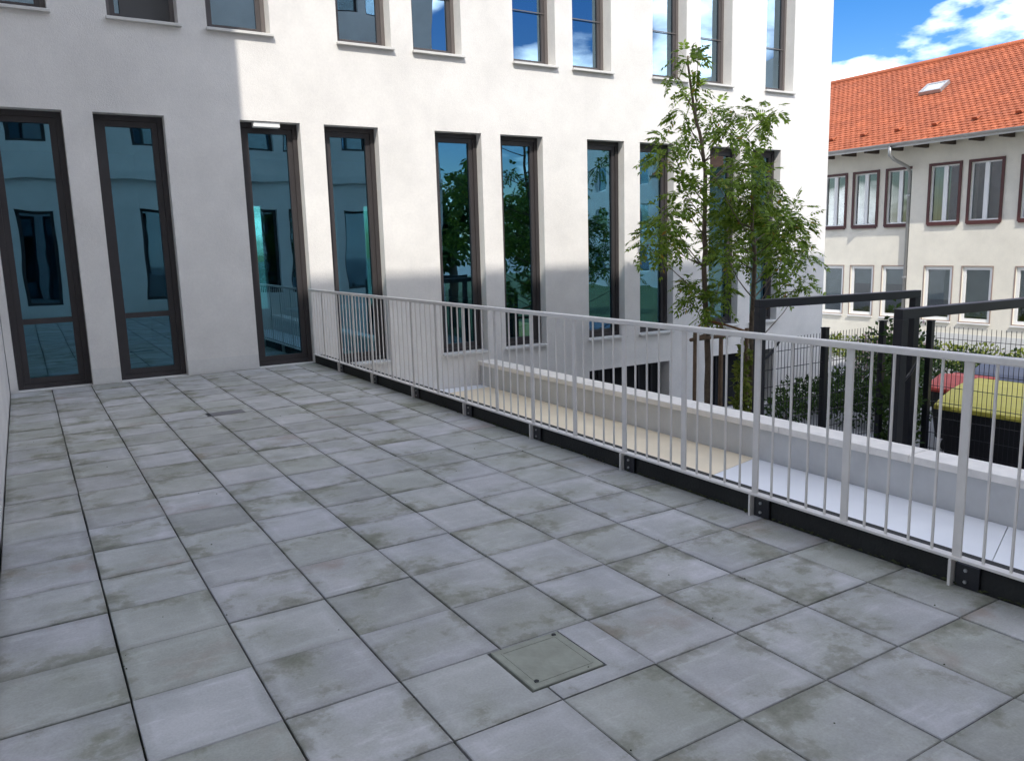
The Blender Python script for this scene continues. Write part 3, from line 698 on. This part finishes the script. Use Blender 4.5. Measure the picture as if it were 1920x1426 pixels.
for p, zt in zip(sp_, ztop):
    bm = bmesh.new(); tube(bm, [(tp.x, tp.y, tp.z), Vector(tp).lerp(Vector((p.x, p.y, zt)), .5)+Vector((0, 0, -.015)), (p.x, p.y, zt-.05)], .016, 6); obj('coir_tie', bm, 'strap', st)

def bush(name, label, cat, blobs, material, n, leaf=.05, seed=1, group=None, stem=True):
    rg = random.Random(seed); c0 = blobs[0]
    t = thing(name, label, cat, group)
    lv, lf = [], []
    tot = sum(b[3]*b[4]*b[5] for b in blobs)**1.0
    for (x, y, z, rx, ry, rz) in blobs:
        k_ = max(8, int(n*rx*ry*rz/tot))
        for k in range(k_):
            u = Vector((rg.gauss(0, 1), rg.gauss(0, 1), rg.gauss(0, 1))); u.normalize(); f_ = rg.random()**.38
            f_ *= 1+.16*math.sin(5*u.x+3*x)*math.cos(4*u.z+y)
            p = Vector((x+u.x*rx*f_, y+u.y*ry*f_, z+u.z*rz*f_))
            if p.z < GZ+.02: continue
            d = (u*.7+Vector((rg.uniform(-.8, .8), rg.uniform(-.8, .8), rg.uniform(-.7, .6)))).normalized(); s = d.orthogonal().normalized(); s = Matrix.Rotation(rg.uniform(0, 6.3), 3, d) @ s
            l = leaf*rg.uniform(.6, 1.3); i0 = len(lv)
            lv += [p, p+d*l*.5+s*l*.3, p+d*l, p+d*l*.5-s*l*.3]; lf.append((i0, i0+1, i0+2, i0+3))
    if isinstance(material, str): o_ = mesh_from('crown' if cat == 'tree' else 'foliage', lv, lf, material, t); o_['kind'] = 'stuff'
    if stem:
        bm = bmesh.new()
        for b in blobs: tube(bm, [(b[0], b[1], GZ), (b[0]+.03, b[1], (GZ+b[2])/2), (b[0], b[1], b[2])], [.02, .015, .006], 5)
        obj('stem', bm, 'bark', t)
    return t
bush('climbing_plant', 'yellow green leafy plant climbing at the foot of the brown tree trunk', 'plant', [(*px_at(1392, 755, 5.2), .13, .13, .22), (*px_at(1388, 705, 5.2), .11, .11, .22), (*px_at(1397, 662, 5.2), .08, .08, .16)], 'leaf_y', 420, .09, 5)
bush('low_shrub', 'low dark green shrub at the white building corner behind the fence', 'shrub', [(12.3, 6.7, GZ+.28, .6, .5, .38), (13.2, 6.6, GZ+.30, .6, .5, .42), (11.4, 6.4, GZ+.2, .5, .4, .3)], 'leaf_b', 2600, .08, 6)
bush('blossom_shrub', 'shrub with pale pink blossom rising behind the mesh fence', 'shrub', [(13.6, 6.1, GZ+1.0, .5, .5, .55), (14.2, 5.9, GZ+1.15, .45, .45, .5)], 'leaf_p', 420, .07, 7)
bush('dense_shrub', 'dense dark green shrub filling the mesh fence corner', 'shrub', [(12.4, 4.9, GZ+.55, .6, .55, .65), (13.3, 5.4, GZ+.8, .7, .6, .8), (12.0, 5.6, GZ+.45, .5, .5, .5), (14.0, 6.2, GZ+.75, .6, .6, .75)], 'leaf_b', 5200, .085, 8)
gp = at_z((1718, 655), -.35)
bush('hop_plant', 'tangled climbing hop with ochre leaves winding between the black gate posts', 'plant', [(9.35, 3.0, GZ+1.7, .20, .22, .35), (9.45, 3.05, GZ+1.15, .25, .25, .4), (9.4, 3.1, GZ+2.15, .10, .10, .22), (9.5, 3.1, GZ+.6, .25, .25, .4)], 'leaf_b', 900, .085, 9)
bush('ochre_vine', 'small vine with yellowing leaves on the black gate post', 'plant', [(9.3, 2.95, GZ+2.1, .08, .08, .18), (9.35, 2.98, GZ+1.6, .12, .12, .2)], 'leaf_y', 120, .08, 19)
hb2 = []
for k in range(16): hb2.append((19.2+rng.uniform(-.2, .2), 1.5+k*.95, GZ+.20+rng.uniform(-.05, .05), .55, .62, .33+rng.uniform(-.05, .08)))
bush('hedge', 'long sunlit yellow green hedge at the foot of the cream house', 'hedge', hb2, 'leaf_y', 9000, .10, 12)
hb3 = []
for k in range(7): hb3.append((17.3+rng.uniform(-.4, .4), 5.5+k*1.2, GZ+.30+rng.uniform(-.05, .10), .5, .6, .42))
bush('wild_hedge', 'loose dark green hedge with brown twigs in front of the yellow green hedge', 'hedge', hb3, 'leaf_b', 4200, .09, 13)

# ------------------------------------------------------------------ mesh fence and gate frames
FT = .40; FY = 3.32; FX = 9.83
def wires(bm, axis, a, b, fixed, z0, z1):
    r_ = .0034
    def seg(p, q): tube(bm, [p, q], r_, 4)
    P_ = (lambda u, z: (u, fixed, z)) if axis == 'x' else (lambda u, z: (fixed, u, z))
    u = a+.03
    while u < b: seg(P_(u, z0), P_(u, z1)); u += .055
    z = z0+.05
    while z < z1:
        Q = (lambda u_, o_: (u_, fixed+o_, z)) if axis == 'x' else (lambda u_, o_: (fixed+o_, u_, z))
        for o_ in (-.007, .007): seg(Q(a, o_), Q(b, o_))
        z += .2
def fence(name, label, axis, posts, fixed):
    t = thing(name, label, 'fence')
    for u in posts:
        c = (u, fixed) if axis == 'x' else (fixed, u)
        obj('post', bev(box(c[0]-.035, c[0]+.035, c[1]-.035, c[1]+.035, GZ, FT), .004), 'black_metal', t)
        obj('post_cap', box(c[0]-.038, c[0]+.038, c[1]-.038, c[1]+.038, FT+.0005, FT+.012), 'rubber', t)
    for a, b in zip(posts[:-1], posts[1:]):
        bm = bmesh.new(); wires(bm, axis, a+.037, b-.037, fixed, GZ+.05, FT-.05); o_ = obj('mesh_panel', bm, 'black_metal', t); o_['kind'] = 'stuff'
    return t
fence('mesh_fence', 'black steel mesh fence running from the young trees past the shrubs', 'x', [7.22, 8.32, 9.44], FY)
fence('mesh_fence', 'black steel mesh fence standing in front of the waste containers', 'y', [-2.0, -.35, 1.3, 2.93], FX)
def portal(label, p0, p1, zt):
    t = thing('gate_frame', label, 'gate', loc=(0, 0, 0))
    p0, p1 = Vector(p0), Vector(p1); d = (p1-p0).normalized(); n = Vector((-d.y, d.x)); s = .045
    def beam(nm, a, b, z0, z1, wn=s):
        bm = bmesh.new(); c = [a-n*wn, b-n*wn, b+n*wn, a+n*wn]
        lo = [bm.verts.new((q.x, q.y, z0)) for q in c]; hi = [bm.verts.new((q.x, q.y, z1)) for q in c]
        bm.faces.new(lo[::-1]); bm.faces.new(hi)
        for k in range(4): bm.faces.new((lo[k], lo[(k+1) % 4], hi[(k+1) % 4], hi[k]))
        bev(bm, .004); return obj(nm, bm, 'black_metal', t)
    beam('gate_post', p0-d*s, p0+d*s, GZ, zt-.0905); beam('gate_post', p1-d*s, p1+d*s, GZ, zt-.0905)
    beam('top_beam', p0-d*s, p1+d*s, zt-.09, zt)
    bm = bmesh.new(); q = p0+d*.06; tube(bm, [(q.x, q.y, .15), (q.x+.1*d.x, q.y+.1*d.y, .22), (q.x+.24*d.x, q.y+.24*d.y, .38)], .014, 6); obj('lever', bm, 'black_metal', t)
    return t
portal('black steel gate frame with beam running from the bushy young tree', (7.04, 3.19), (9.24, 2.79), .82)
portal('black steel gate frame nearer the parapet with its beam in front of the house windows', (6.88, 1.45), (9.4, 1.25), .82)

# ------------------------------------------------------------------ waste containers
def container(label, x, y, lidmat, wy=1.25, dx=.95, group='waste containers', h0=.98, h1=1.22):
    t = thing('waste_container', label, 'waste container', group, loc=(x, y, GZ))
    bm = bmesh.new()
    lo = [(.08, -wy/2+.08), (dx-.08, -wy/2+.08), (dx-.08, wy/2-.08), (.08, wy/2-.08)]; hi = [(0, -wy/2), (dx, -wy/2), (dx, wy/2), (0, wy/2)]
    zl = .18; zh = [h0-.05, h1-.08, h1-.08, h0-.05]
    a = [bm.verts.new((p[0], p[1], zl)) for p in lo]; b = [bm.verts.new((p[0], p[1], z)) for p, z in zip(hi, zh)]
    bm.faces.new(a[::-1]); bm.faces.new(b)
    for k in range(4): bm.faces.new((a[k], a[(k+1) % 4], b[(k+1) % 4], b[k]))
    obj('body', bev(bm, .03, 2), 'bin', t)
    bm = bmesh.new(); sec = [(-.05, h0-.06), (-.05, h0), (.10, h0+.07), (.35, h0+.16), (.65, h1-.02), (dx+.03, h1), (dx+.03, h1-.07)]
    r0 = [bm.verts.new((p[0], -wy/2-.04, p[1])) for p in sec]; r1 = [bm.verts.new((p[0], wy/2+.04, p[1])) for p in sec]
    for k in range(len(sec)-1): bm.faces.new((r0[k], r0[k+1], r1[k+1], r1[k]))
    bm.faces.new((r0[-1], r0[0], r1[0], r1[-1])); bm.faces.new(r0[::-1]); bm.faces.new(r1)
    lid = obj('lid', bev(bm, .012, 2), lidmat, t)
    for yy in (-wy*.25, wy*.25): obj('lid_grip', bev(box(-.075, -.0505, yy-.12, yy+.12, h0-.05, h0-.015), .004), lidmat, lid)
    for wx_ in (.16, dx-.16):
        for yy in (-wy/2+.2, wy/2-.2):
            bm = bmesh.new(); tube(bm, [(wx_, yy-.022, .09), (wx_, yy+.022, .09)], .088, 12); wl = obj('wheel', bm, 'rubber', t)
            obj('fork', box(wx_-.03, wx_+.03, yy-.035, yy-.024, .09, .2), 'galv', wl)
    for yy in (-wy/2-.02, wy/2+.02): obj('lifting_pin', box(.35, .45, yy-.06, yy+.06, h0-.14, h0-.10), 'bin', t)
    return t
container('black waste container with a yellow lid behind the mesh fence', 10.25, 2.36, 'yellow', wy=1.3)
container('black waste container with a yellow lid', 10.25, .9, 'yellow', wy=1.3)['label'] = 'second black waste container with yellow lid further along the mesh fence'
container('waste container with a red lid beside the yellow lidded one', 11.5, 3.62, 'red', wy=.55, dx=.75, h0=.95, h1=1.08)
container('waste container with a dark blue lid behind the yellow lidded one', 12.5, 3.2, 'blue', wy=1.3, h0=1.0, h1=1.22)
container('dark blue lidded waste container', 12.5, 1.75, 'blue', wy=1.3, h0=1.0, h1=1.22)['label'] = 'second dark blue lidded waste container behind the yellow lids'

# ------------------------------------------------------------------ what the windows mirror: park trees and a far block
def park_tree(label, x, y, h, r, seed):
    rg = random.Random(seed); t = bush('park_tree', label, 'tree', [(x+rg.uniform(-.5, .5)*r, y+rg.uniform(-.5, .5)*r, GZ+h*(.45+.45*k/9), r*rg.uniform(.4, .65), r*rg.uniform(.4, .65), h*.14) for k in range(10)], 'leaf_d', 2300, .34, seed, 'park trees', stem=False)
    bm = bmesh.new(); tube(bm, [(x, y, GZ), (x+.1, y, GZ+h*.35), (x-.05, y+.1, GZ+h*.8)], [.22, .16, .05], 9); obj('trunk', bm, 'bark', t, smooth=True)
park_tree('tall park tree at the end of the courtyard building', 14.6, -9.5, 5.9, 1.7, 31)
park_tree('broad park tree on the lawn', 22.0, -15.0, 6.0, 2.2, 32)
park_tree('rounded park tree at the far side of the lawn', 39.0, 7.0, 5.6, 3.2, 33)
park_tree('old park tree behind the lawn by the pale block', 18.0, -24.0, 8, 3.6, 34)
fb = thing('apartment_block', 'pale apartment block with regular windows across the lawn', 'building')
fo = [(34+0*k, 0, 0, 0) for k in range(0)]
fo = [(-38+k*2.4, -38+k*2.4+1.2, z, z+1.7) for k in range(15) for z in (-.6, 2.4, 5.4, 8.4)]
obj('wall', wall_mesh(-40, 2, GZ, 11.5, fo, .3, lambda u, w_, z: (38+w_, u, z)), 'plinth', fb)
obj('end_wall', box(38.301, 50, 1.7, 2, GZ, 11.5), 'plinth', fb); obj('roof', box(38.301, 50, -40, 1.69, 11.2, 11.5), 'concrete', fb)
for a, b, c, d in fo:
    wn = obj('window', box((38.12, 38.2, a+.002, a+.08, c+.002, d-.002), (38.12, 38.2, b-.08, b-.002, c+.002, d-.002), (38.12, 38.2, a+.081, b-.081, d-.08, d-.002), (38.12, 38.2, a+.081, b-.081, c+.002, c+.08)), 'whitef', fb)
    obj('pane', box(38.15, 38.16, a+.07, b-.07, c+.07, d-.07), 'glass_up', wn)
